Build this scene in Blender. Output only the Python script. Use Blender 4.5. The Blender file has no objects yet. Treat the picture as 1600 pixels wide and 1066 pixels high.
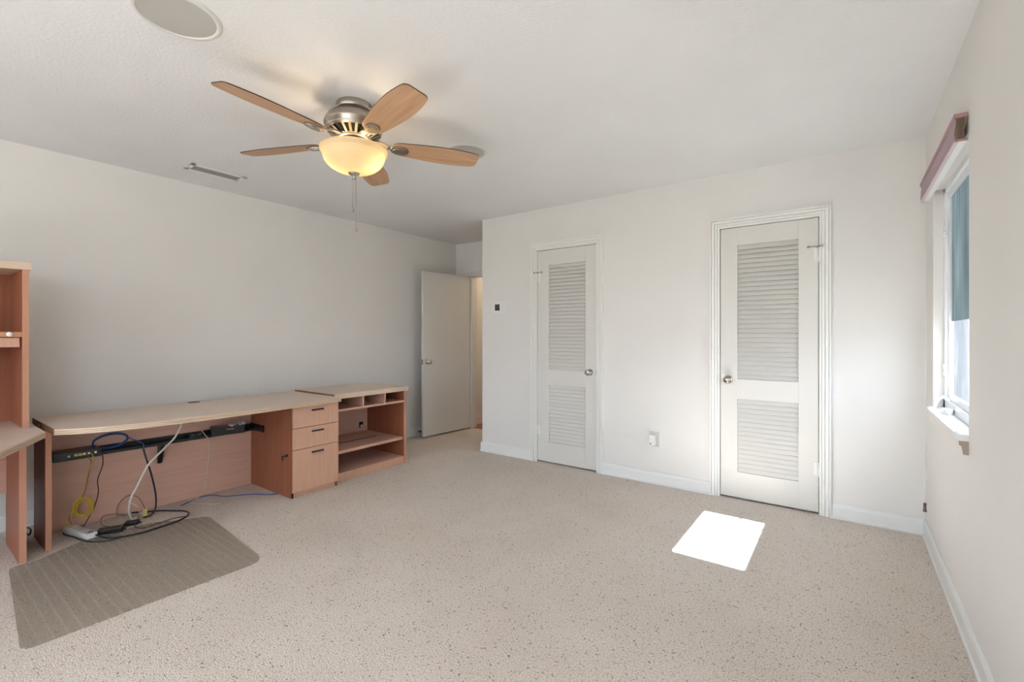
import bpy, bmesh, math, random
from mathutils import Vector, Matrix
random.seed(7)
S = bpy.context.scene
C = S.collection
PI = math.pi

# ------------------------------------------------------------------ camera
EYE = 1.222
YAW = math.atan(522.0/720.0)
cam_d = bpy.data.cameras.new('camera'); cam = bpy.data.objects.new('camera', cam_d); C.objects.link(cam)
cam.location = (0, 0, EYE); cam.rotation_euler = (PI/2, 0, YAW)
cam_d.sensor_width = 36; cam_d.sensor_fit = 'HORIZONTAL'; cam_d.lens = 720/1600*36
cam_d.shift_y = -9/1600; cam_d.clip_start = 0.02
S.camera = cam
S.view_settings.view_transform = 'Standard'; S.view_settings.look = 'None'
S.view_settings.gamma = 1; S.view_settings.use_curve_mapping = False
S.view_settings.exposure = 2.48

# ------------------------------------------------------------------ sky
W = bpy.data.worlds.new('sky'); S.world = W; W.use_nodes = True
wn = W.node_tree.nodes; wl = W.node_tree.links; wn.clear()
wo = wn.new('ShaderNodeOutputWorld'); bg = wn.new('ShaderNodeBackground')
tc = wn.new('ShaderNodeTexCoord'); sx = wn.new('ShaderNodeSeparateXYZ'); rp = wn.new('ShaderNodeValToRGB')
wl.new(tc.outputs['Generated'], sx.inputs[0]); wl.new(sx.outputs['Z'], rp.inputs[0])
rp.color_ramp.elements[0].position = 0.0; rp.color_ramp.elements[0].color = (0.46, 0.46, 0.46, 1)
rp.color_ramp.elements[1].position = 0.06; rp.color_ramp.elements[1].color = (0.85, 0.97, 1.15, 1)
wl.new(rp.outputs[0], bg.inputs[0]); bg.inputs[1].default_value = 1.5
wl.new(bg.outputs[0], wo.inputs[0])

# ------------------------------------------------------------------ sun (comes straight in through the side window)
sd = bpy.data.lights.new('sun', 'SUN'); sun = bpy.data.objects.new('sun', sd); C.objects.link(sun)
sd.energy = 14.0; sd.angle = math.radians(0.53); sd.color = (0.95, 1.0, 1.06)
sun.rotation_euler = Vector((-1, 0, -1.035)).to_track_quat('-Z', 'Y').to_euler()
sun.location = (6, 3, 7)

# window daylight portals: guide the sky's own light through the two openings
def portal(name, loc, rot, w, h):
    d = bpy.data.lights.new(name, 'AREA'); o = bpy.data.objects.new(name, d); C.objects.link(o)
    d.shape = 'RECTANGLE'; d.size = w; d.size_y = h; d.cycles.is_portal = True
    o.location = loc; o.rotation_euler = rot

# room constants
XL, XR, YC, YA, YB, H = -4.25, 0.394, 3.763, 4.578, -3.20, 2.44
XA = -3.115                      # alcove corner
WY0, WY1, WZ0, WZ1 = 2.54, 3.468, 0.825, 2.03         # side window opening
BY0, BY1, BZ0, BZ1 = -2.05, -0.75, 0.80, 2.05          # unseen window added in the right wall behind the camera for daylight fill
portal('portal_side', (XR+0.10, (WY0+WY1)/2, (WZ0+WZ1)/2), (0, PI/2, 0), WZ1-WZ0, WY1-WY0)
portal('portal_rear', (XR+0.10, (BY0+BY1)/2, (BZ0+BZ1)/2), (0, PI/2, 0), BZ1-BZ0, BY1-BY0)

# ------------------------------------------------------------------ materials
def lin(c):
    c = c/255.0
    return c/12.92 if c <= 0.04045 else ((c+0.055)/1.055)**2.4
def rgb(r, g, b): return (lin(r), lin(g), lin(b), 1)
def base(name, col, rough=0.5, metal=0.0, spec=0.5):
    m = bpy.data.materials.new(name); m.use_nodes = True
    p = m.node_tree.nodes['Principled BSDF']
    p.inputs['Base Color'].default_value = col; p.inputs['Roughness'].default_value = rough
    p.inputs['Metallic'].default_value = metal; p.inputs['Specular IOR Level'].default_value = spec
    return m
def nodes(m): return m.node_tree.nodes, m.node_tree.links, m.node_tree.nodes['Principled BSDF']
def noise(m, scale, detail=3, rough=0.5, stretch=(1, 1, 1)):
    n, l, p = nodes(m)
    t = n.new('ShaderNodeTexCoord'); mp = n.new('ShaderNodeMapping'); mp.inputs['Scale'].default_value = stretch
    nz = n.new('ShaderNodeTexNoise'); nz.inputs['Scale'].default_value = scale
    nz.inputs['Detail'].default_value = detail; nz.inputs['Roughness'].default_value = rough
    l.new(t.outputs['Object'], mp.inputs[0]); l.new(mp.outputs[0], nz.inputs['Vector'])
    return nz
def bump(m, nz, strength, dist):
    n, l, p = nodes(m)
    b = n.new('ShaderNodeBump'); b.inputs['Strength'].default_value = strength; b.inputs['Distance'].default_value = dist
    l.new(nz.outputs[0], b.inputs['Height']); l.new(b.outputs[0], p.inputs['Normal'])
def ramp(m, nz, stops):
    n, l, p = nodes(m)
    r = n.new('ShaderNodeValToRGB'); e = r.color_ramp.elements
    e[0].position, e[0].color = stops[0]; e[1].position, e[1].color = stops[1]
    for s in stops[2:]:
        x = e.new(s[0]); x.color = s[1]
    l.new(nz.outputs[0], r.inputs[0])
    return r
def painted(name, col, rough=0.6, scale=60, strength=0.08, dist=0.002):
    m = base(name, col, rough); nz = noise(m, scale, 4); bump(m, nz, strength, dist)
    n, l, p = nodes(m)
    big = noise(m, 1.3, 2)
    c = col; k = 0.965
    r = ramp(m, big, [(0.35, (c[0]*k, c[1]*k, c[2]*k, 1)), (0.65, c)])
    l.new(r.outputs[0], p.inputs['Base Color'])
    return m
def wood(name, light, dark, axis='z', rough=0.45, fine=1.0):
    m = base(name, light, rough, spec=0.35)
    st = {'x': (0.06, 1, 1), 'y': (1, 0.06, 1), 'z': (1, 1, 0.06)}[axis]
    n, l, p = nodes(m)
    nz = noise(m, 55*fine, 5, 0.6, st)
    r = ramp(m, nz, [(0.3, dark), (0.7, light)])
    l.new(r.outputs[0], p.inputs['Base Color'])
    return m

M = {}
M['wall'] = painted('wall paint', rgb(234, 230, 225), 0.55, 90, 0.10, 0.0015)
M['ceil'] = painted('ceiling paint', rgb(236, 235, 234), 0.8, 70, 0.55, 0.004)
M['trim'] = base('trim paint', rgb(236, 235, 232), 0.4)
M['door'] = painted('door paint', rgb(225, 221, 214), 0.42, 40, 0.04, 0.001)
M['casing'] = base('casing paint', rgb(242, 240, 235), 0.4)
M['edge'] = base('cherry edge strip', rgb(196, 142, 114), 0.45)
M['white'] = base('white plastic', rgb(238, 237, 233), 0.35)
M['vinyl'] = base('white vinyl', rgb(242, 243, 244), 0.3)
M['cherryv_shade'] = wood('shaded cherry laminate upright grain', rgb(158, 98, 72), rgb(144, 84, 60), 'z')  # same cherry laminate, darkened so the colour carries the side faces' shade
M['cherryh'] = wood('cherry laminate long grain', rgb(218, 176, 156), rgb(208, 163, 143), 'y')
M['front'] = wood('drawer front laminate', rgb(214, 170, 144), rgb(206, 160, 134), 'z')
M['maple'] = wood('maple laminate', rgb(216, 196, 180), rgb(209, 188, 171), 'y', 0.35)
M['band'] = base('maple edge band', rgb(216, 192, 168), 0.4)
M['groove'] = base('edge band groove', rgb(178, 152, 128), 0.6)
M['rawedge'] = wood('raw panel end', rgb(140, 98, 70), rgb(120, 82, 58), 'x', 0.6)
M['black'] = base('black steel', rgb(26, 24, 24), 0.4)
M['blackp'] = base('black plastic', rgb(22, 22, 24), 0.35)
M['darkgap'] = base('dark recess', rgb(18, 15, 13), 0.8)
M['nickel'] = base('brushed nickel', rgb(176, 168, 158), 0.32, 1.0)
M['satin'] = base('satin knob metal', rgb(190, 184, 174), 0.22, 1.0)
M['blade'] = wood('fan blade walnut', rgb(208, 168, 132), rgb(184, 144, 110), 'x', 0.45, 0.7)
M['bladeedge'] = base('dark blade edge', rgb(84, 58, 40), 0.5)
M['mauve'] = base('mauve paint', rgb(160, 132, 140), 0.4)
M['mauveends'] = base('rose paint', rgb(176, 130, 138), 0.4)
M['endgrain'] = wood('unpainted end grain', rgb(128, 112, 92), rgb(86, 72, 58), 'z', 0.7, 1.4)
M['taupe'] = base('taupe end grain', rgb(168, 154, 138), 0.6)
M['grille'] = base('speaker grille cloth', rgb(186, 183, 176), 0.7)
M['rim'] = base('speaker rim', rgb(222, 219, 214), 0.5)
M['screen'] = base('thermostat screen', rgb(62, 58, 54), 0.2)
M['hallfloor'] = wood('orange hall planks', rgb(186, 116, 68), rgb(150, 86, 46), 'y', 0.3)
M['blue'] = base('blue cable jacket', rgb(52, 84, 140), 0.45)
M['yellow'] = base('yellow cable jacket', rgb(214, 176, 52), 0.45)
M['grey'] = base('grey cable jacket', rgb(120, 112, 102), 0.5)
M['brown'] = base('dark brown cable jacket', rgb(62, 40, 36), 0.5)
M['cwhite'] = base('white cable jacket', rgb(222, 216, 206), 0.45)
M['cream'] = base('cream cable jacket', rgb(186, 176, 160), 0.5)
M['tag'] = base('pale yellow tag', rgb(216, 206, 110), 0.6)
M['router'] = base('router face', rgb(52, 54, 58), 0.35)
M['brass'] = base('worn brass pin', rgb(150, 140, 126), 0.35, 1.0)
M['fence'] = wood('weathered fence boards', rgb(116, 116, 117), rgb(74, 76, 82), 'z', 0.85, 0.35)
M['ground'] = painted('pale paving', rgb(96, 94, 88), 0.9, 20, 0.3, 0.01)

def carpet():
    m = base('berber carpet', rgb(190, 176, 158), 0.95, spec=0.1); n, l, p = nodes(m)
    big = noise(m, 1.6, 4, 0.6); r1 = ramp(m, big, [(0.3, rgb(224, 211, 199)), (0.7, rgb(234, 223, 213))])
    tuft = noise(m, 170, 2); r2 = ramp(m, tuft, [(0.3, (0.66, 0.64, 0.62, 1)), (0.62, (1.08, 1.08, 1.08, 1))])
    mu = n.new('ShaderNodeMix'); mu.data_type = 'RGBA'; mu.blend_type = 'MULTIPLY'; mu.inputs[0].default_value = 1.0
    l.new(r1.outputs[0], mu.inputs[6]); l.new(r2.outputs[0], mu.inputs[7])
    fl = noise(m, 104, 1.0, 0.4); r3 = ramp(m, fl, [(0.645, (0, 0, 0, 1)), (0.75, (0.8, 0.8, 0.8, 1))])
    mx = n.new('ShaderNodeMix'); mx.data_type = 'RGBA'
    l.new(r3.outputs[0], mx.inputs[0]); l.new(mu.outputs[2], mx.inputs[6]); mx.inputs[7].default_value = rgb(116, 102, 88)
    l.new(mx.outputs[2], p.inputs['Base Color'])
    bump(m, tuft, 0.7, 0.006)
    return m
M['carpet'] = carpet()

def matplastic():
    m = base('clear ribbed plastic', rgb(186, 174, 160), 0.3); n, l, p = nodes(m)
    t = n.new('ShaderNodeTexCoord'); s = n.new('ShaderNodeSeparateXYZ'); l.new(t.outputs['Object'], s.inputs[0])
    def math_(op, a, b):
        q = n.new('ShaderNodeMath'); q.operation = op
        for i, v in enumerate((a, b)):
            if v is None: continue
            if isinstance(v, (int, float)): q.inputs[i].default_value = v
            else: l.new(v, q.inputs[i])
        return q.outputs[0]
    def cell(sock, pitch):
        f = math_('FRACT', math_('DIVIDE', sock, pitch), None)
        return math_('MULTIPLY', math_('SUBTRACT', f, 0.5), pitch)
    dx = cell(s.outputs['X'], 0.024); dy = cell(s.outputs['Y'], 0.042)
    d = math_('SQRT', math_('ADD', math_('MULTIPLY', dx, dx), math_('MULTIPLY', dy, dy)), None)
    dot = math_('LESS_THAN', d, 0.0042)
    tr = n.new('ShaderNodeBsdfTransparent'); tr.inputs[0].default_value = (0.93, 0.92, 0.905, 1)
    mix = n.new('ShaderNodeMixShader'); mix.inputs[0].default_value = 0.25
    l.new(tr.outputs[0], mix.inputs[1]); l.new(p.outputs[0], mix.inputs[2])
    dd = n.new('ShaderNodeBsdfDiffuse'); dd.inputs[0].default_value = rgb(205, 194, 178)
    m2 = n.new('ShaderNodeMixShader'); l.new(math_('MULTIPLY', dot, 0.8), m2.inputs[0])
    l.new(mix.outputs[0], m2.inputs[1]); l.new(dd.outputs[0], m2.inputs[2])
    l.new(m2.outputs[0], n['Material Output'].inputs[0])
    return m
M['mat'] = matplastic()

def glass():
    m = base('window glass', (1, 1, 1, 1), 0.02); n, l, p = nodes(m)
    tr = n.new('ShaderNodeBsdfTransparent'); tr.inputs[0].default_value = (0.96, 0.98, 0.98, 1)
    gl = n.new('ShaderNodeBsdfGlossy'); gl.inputs['Roughness'].default_value = 0.02
    mx = n.new('ShaderNodeMixShader'); mx.inputs[0].default_value = 0.012; l.new(tr.outputs[0], mx.inputs[1]); l.new(gl.outputs[0], mx.inputs[2])
    l.new(mx.outputs[0], n['Material Output'].inputs[0])
    return m
M['glass'] = glass()

def shadecloth():
    m = base('blue grey shade cloth', rgb(112, 134, 144), 0.9); n, l, p = nodes(m)
    nz = noise(m, 16, 6, 0.65, (1, 1, 0.12))
    r = ramp(m, nz, [(0.3, rgb(108, 119, 122)), (0.7, rgb(166, 176, 178))])
    l.new(r.outputs[0], p.inputs['Base Color'])
    t = n.new('ShaderNodeBsdfTranslucent'); l.new(r.outputs[0], t.inputs[0])
    mx = n.new('ShaderNodeMixShader'); mx.inputs[0].default_value = 0.26
    l.new(p.outputs[0], mx.inputs[1]); l.new(t.outputs[0], mx.inputs[2]); l.new(mx.outputs[0], n['Material Output'].inputs[0])
    return m
M['shade'] = shadecloth()

def frosted():
    m = base('frosted cream glass', (0.86, 0.79, 0.64, 1), 0.35); n, l, p = nodes(m)
    t = n.new('ShaderNodeBsdfTranslucent'); t.inputs[0].default_value = (0.66, 0.58, 0.42, 1)
    mx = n.new('ShaderNodeMixShader'); mx.inputs[0].default_value = 0.6
    l.new(p.outputs[0], mx.inputs[1]); l.new(t.outputs[0], mx.inputs[2]); l.new(mx.outputs[0], n['Material Output'].inputs[0])
    return m
M['bowl'] = frosted()

# ------------------------------------------------------------------ mesh helpers (world coordinates)
def B(): return bmesh.new()
def box(bm, x0, x1, y0, y1, z0, z1, bev=0.0, rot=None, mi=0):
    t = bmesh.new()
    r = bmesh.ops.create_cube(t, size=1.0)
    for v in t.verts:
        v.co = Vector(((x0+x1)/2+v.co.x*(x1-x0), (y0+y1)/2+v.co.y*(y1-y0), (z0+z1)/2+v.co.z*(z1-z0)))
    if bev > 0:
        bmesh.ops.bevel(t, geom=t.edges[:], offset=bev, segments=2, profile=0.7, affect='EDGES')
    if rot is not None:
        bmesh.ops.transform(t, matrix=rot, verts=t.verts)
    merge(bm, t, mi)
def merge(bm, t, mi=0):
    me = bpy.data.meshes.new('tmp')
    for f in t.faces: f.material_index = mi
    t.to_mesh(me); t.free(); bm.from_mesh(me); bpy.data.meshes.remove(me)
def prism(bm, pts, d0, d1, plane='xy', bev=0.0, mi=0):
    """closed polygon in a plane, extruded along the third axis from d0 to d1"""
    t = bmesh.new()
    def co(a, b, c):
        return {'xy': (a, b, c), 'xz': (a, c, b), 'yz': (c, a, b)}[plane]
    lo = [t.verts.new(co(a, b, d0)) for a, b in pts]; hi = [t.verts.new(co(a, b, d1)) for a, b in pts]
    t.faces.new(lo); t.faces.new(hi)
    n = len(pts)
    for i in range(n): t.faces.new((lo[i], lo[(i+1) % n], hi[(i+1) % n], hi[i]))
    bmesh.ops.recalc_face_normals(t, faces=t.faces)
    if bev > 0:
        bmesh.ops.bevel(t, geom=t.edges[:], offset=bev, segments=2, profile=0.7, affect='EDGES')
    merge(bm, t, mi)
def lathe(bm, prof, cx=0, cy=0, cz=0, seg=40, mat=None, mi=0):
    """prof: list of (radius, z); revolve around z through (cx, cy)"""
    t = bmesh.new(); rings = []
    for r, z in prof:
        if r < 1e-5: rings.append([t.verts.new((0, 0, z))])
        else: rings.append([t.verts.new((r*math.cos(2*PI*i/seg), r*math.sin(2*PI*i/seg), z)) for i in range(seg)])
    for a, b in zip(rings[:-1], rings[1:]):
        for i in range(seg):
            j = (i+1) % seg
            if len(a) == 1 and len(b) == 1: continue
            if len(a) == 1: t.faces.new((a[0], b[i], b[j]))
            elif len(b) == 1: t.faces.new((a[i], a[j], b[0]))
            else: t.faces.new((a[i], a[j], b[j], b[i]))
    bmesh.ops.recalc_face_normals(t, faces=t.faces)
    for f in t.faces: f.smooth = True
    if mat is not None: bmesh.ops.transform(t, matrix=mat, verts=t.verts)
    bmesh.ops.translate(t, verts=t.verts, vec=(cx, cy, cz))
    merge(bm, t, mi)
def cyl(bm, p0, p1, r, seg=16, r1=None, mi=0):
    p0 = Vector(p0); p1 = Vector(p1); d = p1-p0
    q = d.to_track_quat('Z', 'Y').to_matrix().to_4x4()
    if r1 is None: r1 = r
    lathe(bm, [(0, 0), (r, 0), (r1, d.length), (0, d.length)], p0.x, p0.y, p0.z, seg, q, mi)
def spline(pts, n=8):
    P = [Vector(p) for p in pts]; out = []
    if len(P) == 2: return [P[0].lerp(P[1], i/n) for i in range(n+1)]
    Q = [P[0]*2-P[1]] + P + [P[-1]*2-P[-2]]
    for i in range(1, len(Q)-2):
        a, b, c, d = Q[i-1:i+3]
        for k in range(n):
            t = k/n
            out.append(0.5*((2*b)+(c-a)*t+(2*a-5*b+4*c-d)*t*t+(3*b-a-3*c+d)*t**3))
    out.append(P[-1]); return out
def tube(bm, pts, r, smooth=8, seg=8, mi=0):
    P = spline(pts, smooth) if smooth else [Vector(p) for p in pts]
    t = bmesh.new(); rings = []; up = Vector((0.13, 0.21, 0.97)).normalized()
    for i, p in enumerate(P):
        d = (P[min(i+1, len(P)-1)]-P[max(i-1, 0)])
        if d.length < 1e-7: d = Vector((0, 0, 1))
        d.normalize()
        s = d.cross(up)
        if s.length < 0.05: s = d.cross(Vector((1, 0, 0)))
        s.normalize(); up2 = s.cross(d).normalized(); up = up2
        rings.append([t.verts.new(p+r*(math.cos(2*PI*k/seg)*s+math.sin(2*PI*k/seg)*up2)) for k in range(seg)])
    for a, b in zip(rings[:-1], rings[1:]):
        for k in range(seg): t.faces.new((a[k], a[(k+1) % seg], b[(k+1) % seg], b[k]))
    t.faces.new(rings[0]); t.faces.new(rings[-1])
    bmesh.ops.recalc_face_normals(t, faces=t.faces)
    for f in t.faces: f.smooth = True
    merge(bm, t, mi)
def floorsafe(pts, xmin=-3.955, zmin=0.0):
    return [(max(p[0], xmin), p[1], max(p[2], zmin)) for p in pts]

WP = {}
def obj(name, bm, mats, parent=None, origin=None):
    if not isinstance(mats, (list, tuple)): mats = [mats]
    if parent is not None: o0 = Vector(WP[parent.name])
    elif origin is not None: o0 = Vector(origin)
    else:
        lo = [min(v.co[i] for v in bm.verts) for i in range(3)]; hi = [max(v.co[i] for v in bm.verts) for i in range(3)]
        o0 = Vector(((lo[0]+hi[0])/2, (lo[1]+hi[1])/2, lo[2]))
    bmesh.ops.translate(bm, verts=bm.verts, vec=-o0)
    bmesh.ops.recalc_face_normals(bm, faces=bm.faces)
    me = bpy.data.meshes.new(name); bm.to_mesh(me); bm.free()
    for m in mats: me.materials.append(m)
    o = bpy.data.objects.new(name, me); C.objects.link(o)
    if parent is not None: o.parent = parent
    else: o.location = o0
    WP[o.name] = tuple(o0)
    return o
def tag(o, label, cat, group=None):
    o['label'] = label; o['category'] = cat
    if group: o['group'] = group
    return o
def thing(name, loc, label, cat, group=None):
    o = bpy.data.objects.new(name, None); C.objects.link(o); o.location = loc; o.empty_display_size = 0.05
    WP[o.name] = tuple(loc)
    return tag(o, label, cat, group)
def struct(name, bm, mats, parent=None, label=None, cat=None):
    o = obj(name, bm, mats, parent)
    if parent is None:
        o['kind'] = 'structure'
        if label: tag(o, label, cat)
    return o

# ------------------------------------------------------------------ room shell
b = B(); box(b, XL-0.2, XR+0.2, YB-0.2, 4.66, -0.1, 0.0); struct('floor', b, M['carpet'], None, 'beige berber carpet flecked with dark specks', 'floor')
b = B(); box(b, XL-0.2, XR+0.2, YB-0.2, 7.2, H, H+0.12); struct('ceiling', b, M['ceil'], None, 'off-white textured ceiling around the fan', 'ceiling')
b = B(); box(b, XL-0.15, XL, YB-0.15, YA+0.1, 0, H); struct('wall_left', b, M['wall'], None, 'long plain wall behind the desk', 'wall')
T = 0.08
b = B()
box(b, XR, XR+T, YB-0.15, BY0, 0, H); box(b, XR, XR+T, BY1, WY0, 0, H); box(b, XR, XR+T, BY0, BY1, 0, BZ0); box(b, XR, XR+T, BY0, BY1, BZ1, H); box(b, XR, XR+T, WY1, 4.66, 0, H)
box(b, XR, XR+T, WY0, WY1, 0, WZ0-0.025); box(b, XR, XR+T, WY0, WY1, WZ1, H)
struct('wall_right', b, M['wall'], None, 'right-hand wall with the window in it', 'wall')
# closet wall with two door openings
D1 = (-2.422, -1.802, 2.035); D2 = (-0.772, -0.152, 2.025)
b = B(); t0, t1 = YC, YC+0.11
e = 0.004
for xa, xb in ((XA, D1[0]-e), (D1[1]+e, D2[0]-e), (D2[1]+e, XR)): box(b, xa, xb, t0, t1, 0, H)
for d in (D1, D2): box(b, d[0]-e, d[1]+e, t0, t1, d[2]+e, H)
struct('wall_back', b, M['wall'], None, 'closet wall with two louvered doors', 'wall')
b = B(); box(b, XA, XA+0.11, YC+0.11, YA+0.1, 0, H); struct('wall_alcove', b, M['wall'], None, 'side wall of the entry alcove behind the corner', 'wall')
b = B(); box(b, XA+0.11, XR, 4.5, 4.66, 0, H); struct('wall_closet', b, M['wall'])
# alcove end wall with the entry door opening
EX0, EX1, EZ = -3.985, -3.215, 2.0
b = B(); box(b, XL, EX0, YA, YA+0.1, 0, H); box(b, EX1, XA, YA, YA+0.1, 0, H); box(b, EX0, EX1, YA, YA+0.1, EZ, H)
struct('wall_entry', b, M['wall'], None, 'short wall over the open entry door', 'wall')
# hall beyond
b = B(); box(b, -4.24, -4.11, YA+0.1, 7.2, 0, H); box(b, -4.24, -2.9, 7.0, 7.2, 0, H); box(b, -3.0, -2.9, 4.66, 7.2, 0, H)
struct('wall_hall', b, M['wall'], None, 'warm lit hallway wall seen through the open door', 'wall')
b = B(); box(b, -4.24, -2.9, 4.66, 7.2, -0.1, 0.0); box(b, EX0, EX1, YA+0.04, 4.66, -0.001, 0.003)
struct('floor_hall', b, M['hallfloor'], None, 'orange wood floor of the hallway beyond the door', 'floor')
b = B(); box(b, -4.11, -4.098, YA+0.1, 6.9, 0, 0.10, 0.003); struct('baseboard_hall', b, M['trim'])
hd = bpy.data.lights.new('hall_lamp', 'POINT'); ho = bpy.data.objects.new('hall_lamp', hd); C.objects.link(ho)
hd.energy = 2.4; hd.color = (1.0, 0.8, 0.55); hd.shadow_soft_size = 0.12; ho.location = (-3.55, 5.7, 2.2)
# wall behind the camera; windows here and in the right wall are added fill
AX0, AX1, AZ0, AZ1 = -3.7, -0.5, 0.35, 2.10            # unseen third window, added in the rear wall to supply fill light
b = B(); box(b, XL-0.15, AX0, YB-0.15, YB, 0, H); box(b, AX1, XR+0.15, YB-0.15, YB, 0, H); box(b, AX0, AX1, YB-0.15, YB, 0, AZ0); box(b, AX0, AX1, YB-0.15, YB, AZ1, H)
struct('wall_front', b, M['wall'])
portal('portal_back', ((AX0+AX1)/2, YB-0.16, (AZ0+AZ1)/2), (PI/2, 0, PI), AX1-AX0, AZ1-AZ0)
b = B(); f = 0.05
for xa, xb, za, zb in ((AX0, AX0+f, AZ0, AZ1), (AX1-f, AX1, AZ0, AZ1), (AX0, AX1, AZ0, AZ0+f), (AX0, AX1, AZ1-f, AZ1)):
    box(b, xa, xb, YB-0.10, YB-0.055, za, zb)
w3 = struct('fill_window_rear', b, M['vinyl'])
b = B(); box(b, AX0+f, AX1-f, YB-0.080, YB-0.076, AZ0+f, AZ1-f); obj('window_pane', b, M['glass'], w3)
b = B(); f = 0.05
for ya, yb, za, zb in ((BY0, BY0+f, BZ0, BZ1), (BY1-f, BY1, BZ0, BZ1), (BY0, BY1, BZ0, BZ0+f), (BY0, BY1, BZ1-f, BZ1)):
    box(b, 0.442, 0.470, ya, yb, za, zb)
w2 = struct('fill_window_right', b, M['vinyl'])
b = B(); box(b, 0.455, 0.459, BY0+f, BY1-f, BZ0+f, BZ1-f); obj('window_pane', b, M['glass'], w2)

# baseboards: tall board with eased top and a shoe strip at the carpet
def base_prof(t=0.013, h=0.098):
    return [(0, 0), (t+0.006, 0), (t+0.006, 0.010), (t, 0.016), (t, h-0.022), (t*0.75, h-0.008), (t*0.35, h), (0, h)]
def baseboard(name, p0, p1, nx, ny, label=None):
    """run from p0 to p1 (2D) with profile leaning out along (nx, ny)"""
    b = B(); pr = base_prof(); n = len(pr); rings = []
    for q in (p0, p1): rings.append([b.verts.new((q[0]+nx*a, q[1]+ny*a, z)) for a, z in pr])
    b.faces.new(rings[0]); b.faces.new(rings[1])
    for i in range(n): b.faces.new((rings[0][i], rings[0][(i+1) % n], rings[1][(i+1) % n], rings[1][i]))
    o = struct(name, b, M['trim'], None, label, 'baseboard' if label else None)
    return o
CW = 0.068
baseboard('baseboard_left', (XL, YB), (XL, YA), 1, 0, 'white baseboard under the long plain wall behind the desk')
baseboard('baseboard_right', (XR, YB), (XR, YC), -1, 0, 'white baseboard below the window wall')
baseboard('baseboard_back_1', (XA-0.016, YC), (D1[0]-CW, YC), 0, -1, 'short white baseboard left of the narrow louvered door')
baseboard('baseboard_back_2', (D1[1]+CW, YC), (D2[0]-CW, YC), 0, -1, 'white baseboard between the two louvered doors')
baseboard('baseboard_back_3', (D2[1]+CW, YC), (XR, YC), 0, -1, 'white baseboard right of the near louvered door')
baseboard('baseboard_alcove', (XA, YC-0.016), (XA, YA), -1, 0)

# ------------------------------------------------------------------ louvered closet doors
def casing(name, d, label):
    b = B(); x0, x1, zt = d[0]-e, d[1]+e, d[2]+e
    steps = [(0.0, 0.014, 0.009), (0.014, 0.017, 0.005), (0.017, 0.032, 0.014), (0.032, 0.036, 0.008), (0.036, 0.054, 0.019), (0.054, 0.057, 0.013), (0.057, CW, 0.024)]
    for a, c, t in steps:
        y0 = YC-t
        box(b, x0-c, x0-a, y0, YC, 0, zt+c, 0.002); box(b, x1+a, x1+c, y0, YC, 0, zt+c, 0.002)
        box(b, x0-a, x1+a, y0, YC, zt+a, zt+c, 0.002)
    # jamb lining inside the opening
    struct(name, b, M['casing'], None, label, 'door trim')
def knob(bm, cx, y, cz, s=1):
    R = Matrix.Rotation(PI/2, 4, 'X')
    lathe(bm, [(0, 0), (0.030*s, 0), (0.030*s, 0.004), (0.026*s, 0.008), (0.012*s, 0.012), (0.011*s, 0.028), (0.020*s, 0.034), (0.0265*s, 0.044),
               (0.0275*s, 0.052), (0.024*s, 0.061), (0.014*s, 0.066), (0, 0.067)], cx, y, cz, 28, R)
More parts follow.
